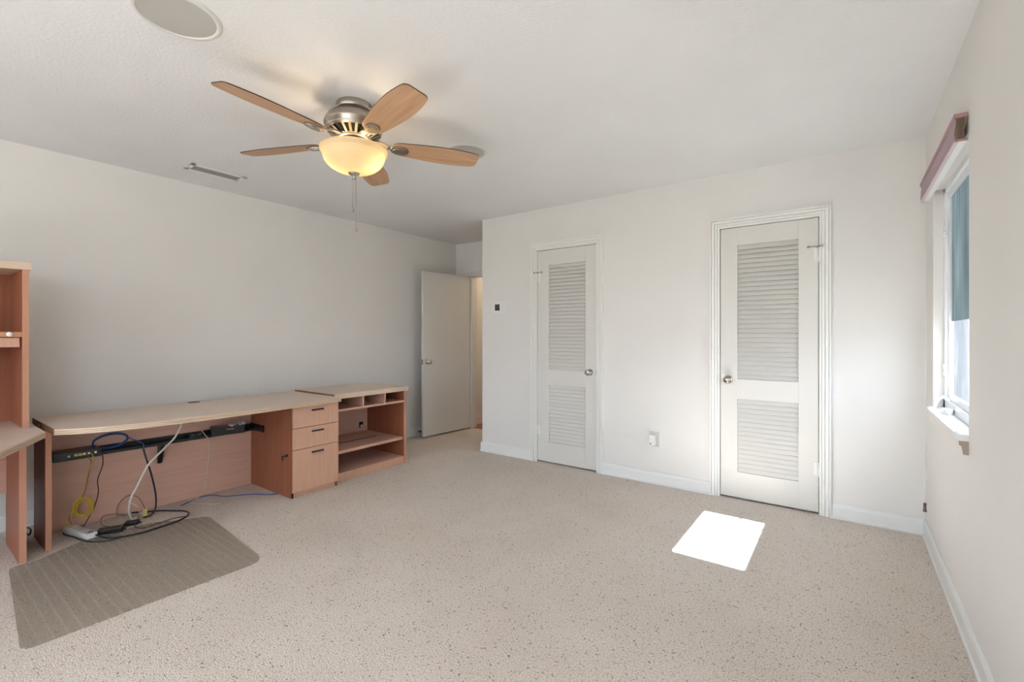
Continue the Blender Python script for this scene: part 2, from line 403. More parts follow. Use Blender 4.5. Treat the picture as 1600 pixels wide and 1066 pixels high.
def louver_door(idx, d, hinge_right, label):
    x0, x1, zt = d; yf = YC+0.004; th = 0.034; zb = 0.014
    st = 0.116; lx0, lx1 = x0+st, x1-st
    if not hinge_right: lx0, lx1 = x0+0.124, x1-0.108
    U = (0.895, 1.893); L = (0.203, 0.748)
    b = B()
    box(b, x0, lx0, yf, yf+th, zb, zt, 0.002); box(b, lx1, x1, yf, yf+th, zb, zt, 0.002)
    for za, zc in ((zb, L[0]), (L[1], U[0]), (U[1], zt)): box(b, lx0, lx1, yf, yf+th, za, zc)
    door = struct('door_%d' % idx, b, M['door'], None, label, 'door')
    for nm, (za, zc) in (('upper_louver_panel', U), ('lower_louver_panel', L)):
        s = B(); n = round((zc-za)/0.0342); p = (zc-za)/n
        for i in range(n):
            zz = za+p*(i+0.5)
            R = Matrix.Translation((0, yf+0.0175, zz)) @ Matrix.Rotation(math.radians(63), 4, 'X') @ Matrix.Translation((0, -(yf+0.0175), -zz))
            box(s, lx0-0.004, lx1+0.004, yf+0.0175-0.0178, yf+0.0175+0.0178, zz-0.003, zz+0.003, 0.0015, R)
        obj(nm, s, M['door'], door)
    k = B(); kx = x0+0.055 if hinge_right else x1-0.062
    knob(k, kx, yf, 0.889); kb = obj('door_knob', k, M['satin'], door)
    k = B(); ex = x0 if hinge_right else x1
    box(k, ex-0.004 if hinge_right else ex-0.002, ex+0.002 if hinge_right else ex+0.004, yf-0.006, yf+0.006, 0.865, 0.915, 0.001); obj('latch_plate', k, M['brass'], door)
    hx = x1+0.002 if hinge_right else x0-0.002
    for hz in (0.31, 1.775):
        h = B()
        cyl(h, (hx, yf-0.008, hz-0.045), (hx, yf-0.008, hz+0.045), 0.0065, 12)
        for q in (-0.046, 0.046): cyl(h, (hx, yf-0.008, hz+q-0.003), (hx, yf-0.008, hz+q+0.003), 0.005, 12)
        sgn = -1 if hinge_right else 1
        box(h, min(hx, hx+sgn*0.03), max(hx, hx+sgn*0.03), yf-0.0025, yf+0.001, hz-0.045, hz+0.045, 0.001)
        obj('hinge', h, M['trim'], door)
    # hinge-pin door stop on the top hinge
    h = B(); hz = 1.827; sgn = -1 if hinge_right else 1
    cyl(h, (hx, yf-0.008, hz-0.005), (hx, yf-0.008, hz+0.004), 0.009, 14)
    cyl(h, (hx, yf-0.010, hz), (hx+sgn*0.055, yf-0.022, hz), 0.004, 12)
    cyl(h, (hx+sgn*0.055, yf-0.022, hz), (hx+sgn*0.063, yf-0.012, hz), 0.0075, 14)
    cyl(h, (hx, yf-0.010, hz), (hx-sgn*0.022, yf-0.030, hz), 0.0035, 12); cyl(h, (hx-sgn*0.022, yf-0.030, hz), (hx-sgn*0.026, yf-0.0235, hz), 0.007, 14)
    obj('hinge_pin_stop', h, M['satin'], door)
louver_door(1, D1, False, 'narrow louvered closet door nearest the entry alcove, knob on its right')
louver_door(2, D2, True, 'louvered closet door nearest the window, knob on its left')
casing('trim_1', D1, 'white moulded casing around the louvered door by the alcove')
casing('trim_2', D2, 'white moulded casing around the louvered door by the window')

# ------------------------------------------------------------------ open entry door
hx, hy = -3.984, 4.556
free = Vector((-4.045, 3.790)); hinge = Vector((hx, hy)); dv = (free-hinge); Ld = 0.765; ang = math.atan2(dv.y, dv.x)
RM = Matrix.Translation((hx, hy, 0)) @ Matrix.Rotation(ang, 4, 'Z')
b = B(); box(b, 0.0, Ld, -0.035, 0.0, 0.018, 1.985, 0.002, None); bmesh.ops.transform(b, matrix=RM, verts=b.verts)
d3 = struct('door_3', b, M['door'], None, 'plain white slab door standing open in the alcove', 'door')
k = B()
KR = RM @ Matrix.Translation((Ld-0.062, 0, 0.905))
lk = [(0, 0), (0.031, 0), (0.031, 0.004), (0.026, 0.008), (0.012, 0.012), (0.011, 0.028), (0.021, 0.034), (0.027, 0.046), (0.026, 0.056), (0.015, 0.065), (0, 0.066)]
lathe(k, lk, seg=28, mat=KR @ Matrix.Rotation(-PI/2, 4, 'X'))
obj('door_knob', k, M['satin'], d3)
k = B(); box(k, Ld-0.001, Ld+0.002, -0.030, -0.005, 0.875, 0.935, 0.0005); box(k, Ld, Ld+0.008, -0.022, -0.012, 0.897, 0.913, 0.002)
bmesh.ops.transform(k, matrix=RM, verts=k.verts); obj('latch_plate', k, M['brass'], d3)
b = B()
box(b, EX0-0.055, EX0+0.004, YA-0.012, YA, 0, EZ-0.002, 0.003); box(b, EX0-0.055, EX1+0.055, YA-0.012, YA, EZ-0.002, EZ+0.05, 0.003); box(b, EX1-0.004, EX1+0.055, YA-0.012, YA, 0, EZ-0.002, 0.003)
box(b, EX0, EX0+0.014, YA, YA+0.105, 0, EZ); box(b, EX1-0.014, EX1, YA, YA+0.105, 0, EZ); box(b, EX0, EX1, YA, YA+0.105, EZ-0.014, EZ)
struct('trim_3', b, M['door'], None, 'white frame of the open entry doorway', 'door trim')
# door stop on the baseboard, in the shade of the open door
st = thing('door_stop', (XL+0.013, 3.87, 0.045), 'small metal door stop on baseboard behind open slab door', 'door stop')
b = B(); cyl(b, (XL+0.013, 3.87, 0.055), (XL+0.018, 3.87, 0.055), 0.022, 18); obj('mount', b, M['white'], st)
b = B(); cyl(b, (XL+0.018, 3.87, 0.055), (XL+0.075, 3.87, 0.055), 0.006, 14); obj('rod', b, M['nickel'], st)
b = B(); cyl(b, (XL+0.073, 3.87, 0.055), (XL+0.090, 3.87, 0.055), 0.011, 16); obj('bumper', b, M['blackp'], st)

# ------------------------------------------------------------------ side window
FX0, FX1 = 0.442, 0.463
b = B()
GY0, GY1, GZ0, GZ1 = 2.645, 3.380, 0.905, 1.965
# outer frame, then sash
for ya, yb, za, zb in ((WY0, WY0+0.05, WZ0, WZ1), (WY1-0.05, WY1, WZ0, WZ1), (WY0, WY1, WZ0-0.001, WZ0+0.045), (WY0, WY1, WZ1-0.03, WZ1)):
    box(b, FX0-0.006, FX1+0.005, ya, yb, za, zb, 0.003)
for ya, yb, za, zb in ((WY0+0.045, GY0, GZ0-0.04, GZ1+0.035), (GY1, WY1-0.045, GZ0-0.04, GZ1+0.035), (GY0-0.01, GY1+0.01, GZ0-0.045, GZ0), (GY0-0.01, GY1+0.01, GZ1, GZ1+0.04)):
    box(b, FX0+0.006, FX1, ya, yb, za, zb, 0.003)
w1 = struct('window_1', b, M['vinyl'], None, 'white framed casement window in the right wall', 'window')
b = B(); box(b, 0.452, 0.456, GY0-0.005, GY1+0.005, GZ0-0.005, GZ1+0.005); obj('window_pane', b, M['glass'], w1)
for z in (1.035, 1.78):
    k = B(); box(k, FX0-0.016, FX0-0.004, WY1-0.088, WY1-0.062, z-0.03, z+0.03, 0.004); box(k, FX0-0.014, FX0-0.006, WY1-0.130, WY1-0.066, z-0.006, z+0.006, 0.002); obj('sash_latch', k, M['vinyl'], w1)
# sill board with rounded nose
b = B(); prism(b, [(0.360, WZ0-0.016), (0.363, WZ0-0.004), (0.370, WZ0), (0.452, WZ0), (0.452, WZ0-0.025), (0.366, WZ0-0.025), (0.360, WZ0-0.020)], WY0+0.001, WY1-0.001, 'xz')
sill = struct('window_sill', b, M['trim'], None, 'white window sill ledge', 'window sill')
b = B(); prism(b, [(0.3935, WZ0-0.025), (0.368, WZ0-0.025), (0.368, WZ0-0.042), (0.374, WZ0-0.046), (0.3785, WZ0-0.078), (0.3935, WZ0-0.078)], WY0+0.006, WY1-0.005, 'xz')
obj('apron', b, M['wall'], sill)
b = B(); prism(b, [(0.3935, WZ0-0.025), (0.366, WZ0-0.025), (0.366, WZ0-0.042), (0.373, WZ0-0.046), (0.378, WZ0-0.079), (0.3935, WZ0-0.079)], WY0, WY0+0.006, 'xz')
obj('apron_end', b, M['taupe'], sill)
# casement crank
cr = thing('window_crank', (0.425, 3.30, WZ0), 'white folding crank handle on the window sill', 'window crank')
b = B(); prism(b, [(0.416+0.022*math.cos(a), 3.185+0.065*math.sin(a)) for a in [2*PI*i/24 for i in range(24)]], WZ0, WZ0+0.022, 'xy', 0.004); obj('crank_housing', b, M['vinyl'], cr)
b = B(); tube(b, [(0.371, 3.262, WZ0+0.004), (0.380, 3.264, WZ0+0.036), (0.394, 3.266, WZ0+0.064), (0.414, 3.268, WZ0+0.072), (0.434, 3.27, WZ0+0.056)], 0.0065, 8, 10); obj('crank_arm', b, M['vinyl'], cr)
# translucent blue-grey shade over the upper part of the glass
b = B(); prism(b, [(GY0-0.01, GZ1+0.01), (GY1+0.01, GZ1+0.01), (GY1+0.01, 1.296), (GY0-0.01, 1.298)], 0.459, 0.4605, 'yz')
obj('shade', b, M['shade'], w1)['label'] = 'blue-grey streaked shade over the upper glass'
# cornice valance over the window
vx = 0.354; vy0, vy1 = 2.548, 3.60; vt, vb = 2.112, 2.0
va = thing('window_valance', (0.39, 3.07, vb), 'mauve wooden cornice valance mounted above the window', 'valance')
face = [(0.392, vt-0.018), (vx+0.001, vt-0.018), (vx+0.004, vt-0.030), (vx+0.0015, vt-0.055), (vx-0.001, vt-0.080), (vx+0.002, vb+0.008), (0.386, vb+0.008), (0.382, vb+0.04), (0.389, vb+0.07)]
b = B(); prism(b, face, vy0+0.003, vy1, 'xz'); obj('board', b, M['mauve'], va)
b = B(); prism(b, face, vy0, vy0+0.003, 'xz'); obj('board_end', b, M['endgrain'], va)['label'] = 'unpainted grey-brown end'
b = B(); box(b, vx-0.003, 0.391, vy0-0.001, vy1, vt-0.018, vt, 0.002); obj('top_lip', b, M['mauveends'], va)
b = B(); box(b, vx+0.013, 0.3915, vy0+0.006, vy1, vb+0.002, vb+0.008); obj('underside', b, M['casing'], va)
b = B(); box(b, vx-0.0005, 0.392, vy0-0.001, vy0+0.006, vb, vb+0.008, 0.001); obj('lip_end', b, M['mauveends'], va)
b = B(); box(b, vx-0.0005, vx+0.013, vy0+0.006, vy1, vb, vb+0.008, 0.002); obj('bottom_lip', b, base('rose paint with sill bounce', rgb(222, 200, 206), 0.4), va)  # lip painted paler than its rose end to carry light bounced off the sill
# lift cord
cd = thing('lift_cord', (0.372, 3.59, 0.18), 'thin pale shade cord hanging in the corner beside the window', 'cord')
b = B(); tube(b, [(0.375, 3.592, 2.02), (0.374, 3.592, 1.5), (0.374, 3.592, 0.9), (0.370, 3.59, 0.6), (0.374, 3.592, 0.42), (0.372, 3.59, 0.245)], 0.0016, 6, 6); obj('cord_strand', b, M['trim'], cd)
b = B(); tube(b, [(0.380, 3.60, 2.02), (0.380, 3.60, 1.2), (0.379, 3.60, 0.75), (0.384, 3.604, 0.52), (0.378, 3.598, 0.40), (0.372, 3.59, 0.25)], 0.0016, 6, 6); obj('cord_strand', b, M['trim'], cd)
b = B(); lathe(b, [(0, 0.245), (0.006, 0.243), (0.008, 0.235), (0.007, 0.222), (0.0065, 0.218), (0.009, 0.198), (0.0095, 0.193), (0, 0.192)], 0.372, 3.59, 0, 16); obj('tassel', b, base('tassel plum', rgb(104, 84, 88), 0.5), cd)['label'] = 'small plum tassel'

# outdoors seen through the glass
gy = 5.6
fn = thing('fence', (3.5, gy, -0.3), 'pale weathered board fence outside the window', 'fence')
for zr in (0.2, 1.5):
    b = B(); box(b, 0.58, 7.0, gy+0.02, gy+0.06, zr, zr+0.09); obj('rail', b, M['fence'], fn)
b = B(); x = 0.58
while x < 7.0:
    w = 0.09+random.uniform(-0.006, 0.006); dx = random.uniform(-0.004, 0.004)
    prism(b, [(x, -0.3), (x+w, -0.3), (x+w, 1.86), (x+w-0.02, 1.9), (x+0.02, 1.9), (x, 1.86)], gy-0.002+dx, gy+0.018+dx, 'xz'); x += w+0.008
obj('boards', b, M['fence'], fn)
b = B(); box(b, XR+0.16, 14, -8, 30, -0.42, -0.3); struct('ground', b, M['ground'])

# ------------------------------------------------------------------ ceiling fixtures
def speaker(loc, r, label):
    t = thing('ceiling_speaker', (loc[0], loc[1], H), label, 'speaker', 'round in-ceiling speakers')
    b = B(); lathe(b, [(r*0.86, 0.0), (r*0.86, -0.004), (r*0.90, -0.008), (r*0.97, -0.006), (r, -0.002), (r, 0.0)], loc[0], loc[1], H, 56); obj('rim', b, M['rim'], t)
    b = B(); lathe(b, [(0, -0.0045), (r*0.5, -0.0045), (r*0.87, -0.003)], loc[0], loc[1], H, 56); obj('grille', b, M['grille'], t)
    return t
speaker((-2.061, 0.674), 0.146, 'round grey ceiling speaker nearest the camera, cut by the top edge')
speaker((-2.047, 2.302), 0.138, 'round grey ceiling speaker partly hidden behind a fan blade')

v = thing('air_vent', (-3.82, 1.49, H), 'white rectangular ceiling air vent above the desk', 'vent')
x0, x1, y0, y1 = -3.895, -3.738, 1.305, 1.68
b = B()
for a in ((x0, x1, y0, y0+0.032), (x0, x1, y1-0.032, y1), (x0, x0+0.034, y0, y1), (x1-0.034, x1, y0, y1)): box(b, *a, H-0.007, H, 0.002)
obj('vent_frame', b, M['white'], v)
b = B(); box(b, x0+0.03, x1-0.03, y0+0.03, y1-0.03, H-0.0015, H-0.0005); obj('vent_duct', b, M['darkgap'], v)
b = B()
for i in range(6):
    xx = x0+0.038+i*0.0165
    R = Matrix.Translation((xx, 0, H-0.004)) @ Matrix.Rotation(math.radians(-35), 4, 'Y') @ Matrix.Translation((-xx, 0, -(H-0.004)))
    box(b, xx-0.0055, xx+0.0055, y0+0.031, y1-0.031, H-0.0048, H-0.0036, 0, R)
obj('vent_slats', b, base('vent slat grey', rgb(150, 148, 142), 0.5), v)

# ------------------------------------------------------------------ ceiling fan
FC = Vector((-2.105, 1.482))
fan = thing('ceiling_fan', (FC.x, FC.y, H), 'brushed nickel ceiling fan with five wooden blades and lit glass bowl', 'ceiling fan')
def fl(prof, name, m, seg=56, parent=None):
    b = B(); lathe(b, prof, FC.x, FC.y, 0, seg); return obj(name, b, m, parent or fan)
fl([(0, 2.44), (0.088, 2.44), (0.091, 2.434), (0.091, 2.408), (0.086, 2.402), (0.078, 2.400), (0.066, 2.372), (0.060, 2.362), (0, 2.362)], 'canopy', M['nickel'])
motor = fl([(0, 2.380), (0.10, 2.380), (0.128, 2.371), (0.143, 2.352), (0.148, 2.335), (0.150, 2.331), (0.150, 2.325), (0.145, 2.321), (0.143, 2.305), (0.136, 2.300), (0.0, 2.300)], 'motor_housing', M['nickel'])
b = B(); lathe(b, [(0.136, 2.302), (0.130, 2.292), (0.080, 2.262), (0.0, 2.262)], FC.x, FC.y, 0, 48); obj('vent_core', b, M['darkgap'], motor)
b = B()
for i in range(24):
    a = 2*PI*i/24; R = Matrix.Translation((FC.x, FC.y, 0)) @ Matrix.Rotation(a, 4, 'Z')
    t = B(); prism(t, [(0.078, 2.258), (0.134, 2.288), (0.139, 2.302), (0.132, 2.302), (0.127, 2.297), (0.076, 2.270)], -0.0062, 0.0062, 'xz')
    bmesh.ops.transform(t, matrix=R, verts=t.verts); merge(b, t)
lathe(b, [(0.142, 2.305), (0.140, 2.292), (0.132, 2.288), (0.130, 2.300)], FC.x, FC.y, 0, 48)
lathe(b, [(0.085, 2.268), (0.083, 2.254), (0.06, 2.252), (0.06, 2.262)], FC.x, FC.y, 0, 48)
obj('vent_ring', b, M['nickel'], motor)
fl([(0, 2.262), (0.052, 2.262), (0.052, 2.222), (0.046, 2.214), (0.046, 2.150), (0, 2.150)], 'light_fitter', M['nickel'])
# blades with their irons
BA = math.radians(-157.7)
proto = None
def blade_mesh():
    top = []
    r0, r1 = 0.200, 0.682
    us = [i/24 for i in range(24)]+[0.965, 0.975, 0.984, 0.991, 0.996, 1.0]
    us = [0.0, 0.004, 0.012, 0.024]+us[1:]
    for u in us:
        r = r0+(r1-r0)*u
        w = 0.049+0.027*math.sin(min(1, u/0.68)*PI/2)
        if u > 0.68: w = 0.076-0.018*((u-0.68)/0.32)**1.5
        if u < 0.08: w *= 0.55+0.45*math.sqrt(max(0, 1-(1-u/0.08)**2))
        if u > 0.94: w *= 0.60+0.40*math.sqrt(max(0, 1-((u-0.94)/0.06)**2))
        top.append((r, w))
    pts = [(r, w) for r, w in top]+[(r, -w) for r, w in reversed(top)]
    t = bmesh.new(); th = 0.0028
    lo = [t.verts.new((x, y, -th)) for x, y in pts]; hi = [t.verts.new((x, y, th)) for x, y in pts]
    f1 = t.faces.new(lo); f2 = t.faces.new(hi)
    for k in range(len(pts)): 
        q = t.faces.new((lo[k], lo[(k+1) % len(pts)], hi[(k+1) % len(pts)], hi[k])); q.material_index = 1
    bmesh.ops.recalc_face_normals(t, faces=t.faces)
    return t
def iron_mesh():
    t = B()
    # arm dropping out of the motor then a rounded holder pad under the blade
    prism(t, [(0.085, 2.262), (0.140, 2.262), (0.175, 2.246), (0.205, 2.2435), (0.205, 2.2365), (0.172, 2.238), (0.136, 2.252), (0.085, 2.254)], -0.017, 0.017, 'xz', 0.002)
    pad = []
    for i in range(20):
        a = 2*PI*i/20; pad.append((0.235+0.050*math.cos(a), 0.036*math.sin(a)))
    prism(t, pad, 2.2275, 2.2355, 'xy', 0.003)
    prism(t, [(0.232+0.034*math.cos(2*PI*i/20), 0.022*math.sin(2*PI*i/20)) for i in range(20)], 2.2225, 2.2285, 'xy', 0.002)
    return t
PITCH = math.radians(-12.5)
for i in range(5):
    A = Matrix.Rotation(BA+i*2*PI/5, 4, 'Z')
    L = Matrix.Translation((FC.x, FC.y, 0)) @ A
    t = blade_mesh()
    bmesh.ops.transform(t, matrix=L @ Matrix.Translation((0, 0, 2.241)) @ Matrix.Rotation(PITCH, 4, 'X'), verts=t.verts)
    bmesh.ops.translate(t, verts=t.verts, vec=(-FC.x, -FC.y, -H))
    me = bpy.data.meshes.new('fan_blade'); 
    # keep the blade's own axis for the grain: build unrotated mesh and rotate the object
    t.free()
    t = blade_mesh(); t.to_mesh(me); t.free(); me.materials.append(M['blade']); me.materials.append(M['bladeedge'])
    o = bpy.data.objects.new('fan_blade', me); C.objects.link(o); o.parent = fan
    o.matrix_local = Matrix.Translation((0, 0, 2.241-H)) @ A @ Matrix.Rotation(PITCH, 4, 'X')
    WP[o.name] = (FC.x, FC.y, H)
    k = iron_mesh()
    # holder pad is pitched with the blade
    bmesh.ops.translate(k, verts=k.verts, vec=(0, 0, -2.241))
    me = bpy.data.meshes.new('blade_iron'); bmesh.ops.recalc_face_normals(k, faces=k.faces); k.to_mesh(me); k.free(); me.materials.append(M['nickel'])
    q = bpy.data.objects.new('blade_iron', me); C.objects.link(q); q.parent = fan
    q.matrix_local = Matrix.Translation((0, 0, 2.241-H)) @ A @ Matrix.Rotation(PITCH, 4, 'X')
# glass bowl (thin double wall), finial, chains
R = 0.172; out = []; inn = []
zr, zb_ = 2.198, 2.076
prof = [(R-0.006, zr+0.004), (R, zr), (R-0.001, zr-0.010), (R-0.010, zr-0.018), (R-0.012, zr-0.024)]
for i in range(1, 11):
    a = i/10*PI/2; prof.append(((R-0.014)*math.cos(a)**0.92 if i < 10 else 0.012, zb_+(zr-0.026-zb_)*(1-math.sin(a))))
inner = [(max(0.012, r-0.004), z+0.004) for r, z in reversed(prof)]
fl(prof+inner, 'glass_bowl', M['bowl'], 64)
fl([(0, 2.086), (0.026, 2.084), (0.030, 2.078), (0.027, 2.072), (0.014, 2.064), (0.009, 2.058), (0.0105, 2.052), (0.006, 2.046), (0, 2.044)], 'finial', M['nickel'], 28)
FR = Vector((0.8096, 0.587))
def chain(off, z1, r):
    p = FC+FR*off
    b = B(); cyl(b, (p.x, p.y, 2.052), (p.x, p.y, z1), 0.0013, 8)
    n = int((2.052-z1)/0.009)
    for i in range(n): lathe(b, [(0, 0.0025), (0.0021, 0.0012), (0.0021, -0.0012), (0, -0.0025)], p.x, p.y, z1+i*0.009, 8)
    o = obj('pull_chain', b, M['nickel'], fan)
    b = B(); lathe(b, [(0, r), (r*0.5, r*0.86), (r*0.87, r*0.5), (r, 0), (r*0.87, -r*0.5), (r*0.5, -r*0.86), (0, -r)], p.x, p.y, z1-r*0.7, 18); obj('chain_ball', b, M['nickel'], o)
chain(-0.008, 1.888, 0.0085); chain(0.010, 1.785, 0.009)
for s in (-1, 1):
    ld = bpy.data.lights.new('bulb', 'POINT'); lo_ = bpy.data.objects.new('bulb', ld); C.objects.link(lo_)
    ld.energy = 0.31; ld.color = (1.0, 0.80, 0.52); ld.shadow_soft_size = 0.028
    p = FC+FR*(0.088*s); lo_.location = (p.x, p.y, 2.150)

# ------------------------------------------------------------------ wall fittings
th = thing('thermostat', (-2.9, YC, 1.508), 'white wall thermostat with small dark square screen', 'thermostat')
b = B(); box(b, -2.972, -2.822, YC-0.004, YC, 1.448, 1.566, 0.003); obj('wall_plate', b, M['white'], th)
b = B(); box(b, -2.958, -2.836, YC-0.022, YC-0.003, 1.456, 1.558, 0.006); obj('body', b, M['white'], th)
b = B(); box(b, -2.930, -2.868, YC-0.0235, YC-0.0215, 1.474, 1.540, 0.001); obj('screen', b, M['screen'], th)

ou = thing('outlet', (-1.276, YC, 0.368), 'white wall outlet between the two louvered doors', 'outlet')
b = B(); box(b, -1.314, -1.238, YC-0.006, YC, 0.305, 0.428, 0.003); obj('cover_plate', b, base('outlet plate', rgb(206, 203, 196), 0.4), ou)
for z in (0.338, 0.395):
    b = B(); box(b, -1.293, -1.259, YC-0.0075, YC-0.005, z-0.014, z+0.014, 0.003); obj('socket', b, M['trim'], ou)
pl = thing('air_freshener', (-1.284, YC-0.008, 0.33), 'white plug-in air freshener in the wall outlet', 'air freshener')
b = B(); prism(b, [(-1.306, 0.408), (-1.262, 0.408), (-1.266, 0.375), (-1.256, 0.340), (-1.262, 0.322), (-1.298, 0.318), (-1.310, 0.336), (-1.303, 0.375)], YC-0.052, YC-0.008, 'xz', 0.006); obj('body', b, M['white'], pl)
b = B(); cyl(b, (-1.292, YC-0.056, 0.337), (-1.292, YC-0.050, 0.337), 0.006, 14); obj('dial', b, M['grey'], pl)

# ------------------------------------------------------------------ main desk (bow front)
DT, DB = 0.720, 0.687
dk = thing('desk', (-3.66, 1.37, 0), 'long bow-front desk with maple top and drawer pedestal along left wall', 'desk')
front = [(-3.42, 0.558), (-3.345, 0.66), (-3.295, 0.78), (-3.262, 0.93), (-3.248, 1.10), (-3.246, 1.30), (-3.255, 1.52), (-3.270, 1.74), (-3.284, 1.95), (-3.300, 2.20)]
fs = [(p.x, p.y) for p in spline([(x, y, 0) for x, y in front], 5)]
poly = fs+[(-4.0, 2.20), (-4.0, 0.558)]
b = B(); prism(b, poly, DB, DT, 'xy'); top = obj('desktop', b, M['maple'], dk)
def ridged(path, zlo, zhi, nr=3, out=(1, 0)):
    """edge band: ridges that run along the front edge"""
    b = B(); h = (zhi-zlo)
    prof = [(0.0, zlo)]
    for i in range(nr):
        a = zlo+h*i/nr; c = zlo+h*(i+1)/nr
        prof += [(0.002, a+0.0008), (0.005, a+h/nr*0.3), (0.005, a+h/nr*0.72), (0.002, c-0.0008)]
    prof += [(0.0, zhi)]
    rows = []
    for i, (x, y) in enumerate(path):
        a = Vector(path[max(i-1, 0)]); c = Vector(path[min(i+1, len(path)-1)]); d = (c-a).normalized(); nrm = Vector((d.y, -d.x))
        rows.append([b.verts.new((x+nrm.x*o, y+nrm.y*o, z)) for o, z in prof])
    for r0, r1 in zip(rows[:-1], rows[1:]):
        for k in range(len(prof)-1):
            f = b.faces.new((r0[k], r0[k+1], r1[k+1], r1[k])); f.material_index = 1 if k % 4 == 0 else 0
    for r in (rows[0], rows[-1]): b.faces.new(r)
    return b
obj('edge_band', ridged(fs, DB, DT), [M['band'], M['groove']], top)
b = B(); box(b, -4.0, -3.421, 0.5555, 0.558, DB, DT); obj('raw_end', b, M['rawedge'], top)['label'] = 'dark unfinished left end'
b = B(); lathe(b, [(0, 0.0015), (0.03, 0.0015), (0.036, 0.0025), (0.040, 0.0005), (0.040, 0)], -3.955, 1.395, DT, 32); obj('grommet', b, M['blackp'], top)['label'] = 'round black cable grommet'
b = B(); cyl(b, (-3.80, 0.553, 0.700), (-3.80, 0.5555, 0.700), 0.007, 14); obj('screw_cap', b, M['band'], top)
b = B(); box(b, -3.985, -3.664, 0.560, 0.586, 0.0, DB, 0.001); ep = obj('end_panel', b, M['cherryv_shade'], dk)
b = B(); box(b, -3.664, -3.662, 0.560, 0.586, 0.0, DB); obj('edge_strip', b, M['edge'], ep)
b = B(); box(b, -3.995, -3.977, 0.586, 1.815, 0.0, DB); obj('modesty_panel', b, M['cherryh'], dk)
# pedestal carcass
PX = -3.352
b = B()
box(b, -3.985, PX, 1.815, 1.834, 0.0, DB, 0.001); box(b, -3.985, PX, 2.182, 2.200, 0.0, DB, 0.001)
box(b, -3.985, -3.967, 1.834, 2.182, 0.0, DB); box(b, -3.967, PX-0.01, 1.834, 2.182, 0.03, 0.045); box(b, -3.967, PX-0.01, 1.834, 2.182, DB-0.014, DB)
ped = obj('pedestal', b, M['cherryv_shade'], dk)
b = B(); box(b, PX-0.03, PX-0.006, 1.836, 2.182, 0.0, 0.04); obj('plinth', b, M['front'], ped)
b = B(); box(b, PX-0.006, PX+0.002, 1.817, 1.833, 0.0, 0.035); obj('corner_glide', b, M['blackp'], ped)
b = B(); box(b, PX-0.002, PX+0.004, 1.818, 1.834, 0.035, DB-0.004); obj('edge_strip', b, M['rawedge'], ped)
b = B(); cyl(b, (-3.408, 1.815, 0.315), (-3.408, 1.808, 0.315), 0.010, 18); box(b, -3.411, -3.405, 1.780, 1.809, 0.312, 0.318, 0.001); box(b, -3.413, -3.402, 1.776, 1.781, 0.284, 0.318, 0.002)
obj('lock_key', b, M['blackp'], ped)
for za, zb in ((0.523, 0.680), (0.362, 0.519), (0.042, 0.358)):
    b = B(); box(b, PX+0.001, PX+0.020, 1.822, 2.198, za, zb, 0.0015); dr = obj('drawer', b, M['front'], dk)
    hz = zb-0.032; h = B()
    box(h, PX+0.030, PX+0.040, 1.962, 2.060, hz-0.007, hz+0.005, 0.003)
    for yy in (1.972, 2.050): box(h, PX+0.019, PX+0.034, yy-0.004, yy+0.004, hz-0.004, hz+0.003, 0.001)
    obj('handle', h, M['black'], dr)
# black cable tray under the desk
b = B()
box(b, -3.977, -3.902, 0.590, 1.812, 0.448, 0.456); box(b, -3.904, -3.900, 0.590, 1.812, 0.448, 0.468); box(b, -3.977, -3.972, 0.590, 1.812, 0.448, 0.495)
tr = obj('cable_tray', b, M['black'], dk)
for yy in (0.588, 1.806):
    b = B(); box(b, -3.975, -3.755, yy, yy+0.008, 0.448, 0.502, 0.001)
    if yy < 1: box(b, -3.975, -3.80, yy, yy+0.014, 0.405, 0.450, 0.001)
    obj('tray_bracket', b, M['black'], tr)
b = B(); prism(b, [(-3.976, 0.448), (-3.905, 0.448), (-3.905, 0.436), (-3.962, 0.31), (-3.976, 0.305)], 1.175, 1.200, 'xz', 0.001); obj('tray_bracket', b, M['black'], tr)

# ------------------------------------------------------------------ storage credenza at the far end
CX0, CX1, CY0, CY1, CT, CB = -3.995, -3.420, 2.206, 2.985, 0.734, 0.694
cz = thing('credenza', (-3.7, 2.6, 0), 'open shelf cabinet with maple top beside the far end of the desk', 'cabinet')
b = B(); box(b, -4.005, -3.398, CY0, CY1+0.006, CB, CT, 0.0015); ct = obj('cabinet_top', b, M['maple'], cz)
b = B(); box(b, -4.005, -3.40, CY0-0.002, CY0, CB, CT-0.0005); obj('raw_end', b, M['rawedge'], ct)['label'] = 'dark unfinished end'
b = B(); box(b, -3.3985, -3.394, CY0, CY1+0.006, CB, CT, 0.001); obj('edge_band', b, M['band'], ct)
for ya, yb in ((CY0+0.002, CY0+0.026), (CY1-0.026, CY1)):
    b = B(); box(b, CX0, CX1-0.002, ya, yb, 0, CB, 0.001); sp = obj('side_panel', b, M['cherryv_shade'], cz)
    b = B(); box(b, CX1-0.002, CX1, ya, yb, 0, CB); obj('edge_strip', b, M['edge'], sp)
ya, yb = CY0+0.026, CY1-0.026
b = B(); box(b, CX0, CX0+0.015, ya, yb, 0.0, CB); bp_ = obj('back_panel', b, M['cherryh'], cz)
b = B(); box(b, CX0+0.0145, CX0+0.017, 2.86, 2.905, 0.29, 0.345, 0.001); obj('cable_cutout', b, M['darkgap'], bp_)
b = B(); cyl(b, (CX0+0.017, 2.885, 0.305), (CX0+0.026, 2.885, 0.305), 0.012, 14); obj('cable_plug', b, M['white'], bp_)
b = B(); box(b, CX0+0.015, CX1-0.002, ya, yb, 0.586, 0.601, 0.001); obj('shelf', b, M['cherryh'], cz)
b = B(); box(b, CX1-0.002, CX1, ya, yb, 0.584, 0.602); obj('shelf_edge', b, M['front'], cz)
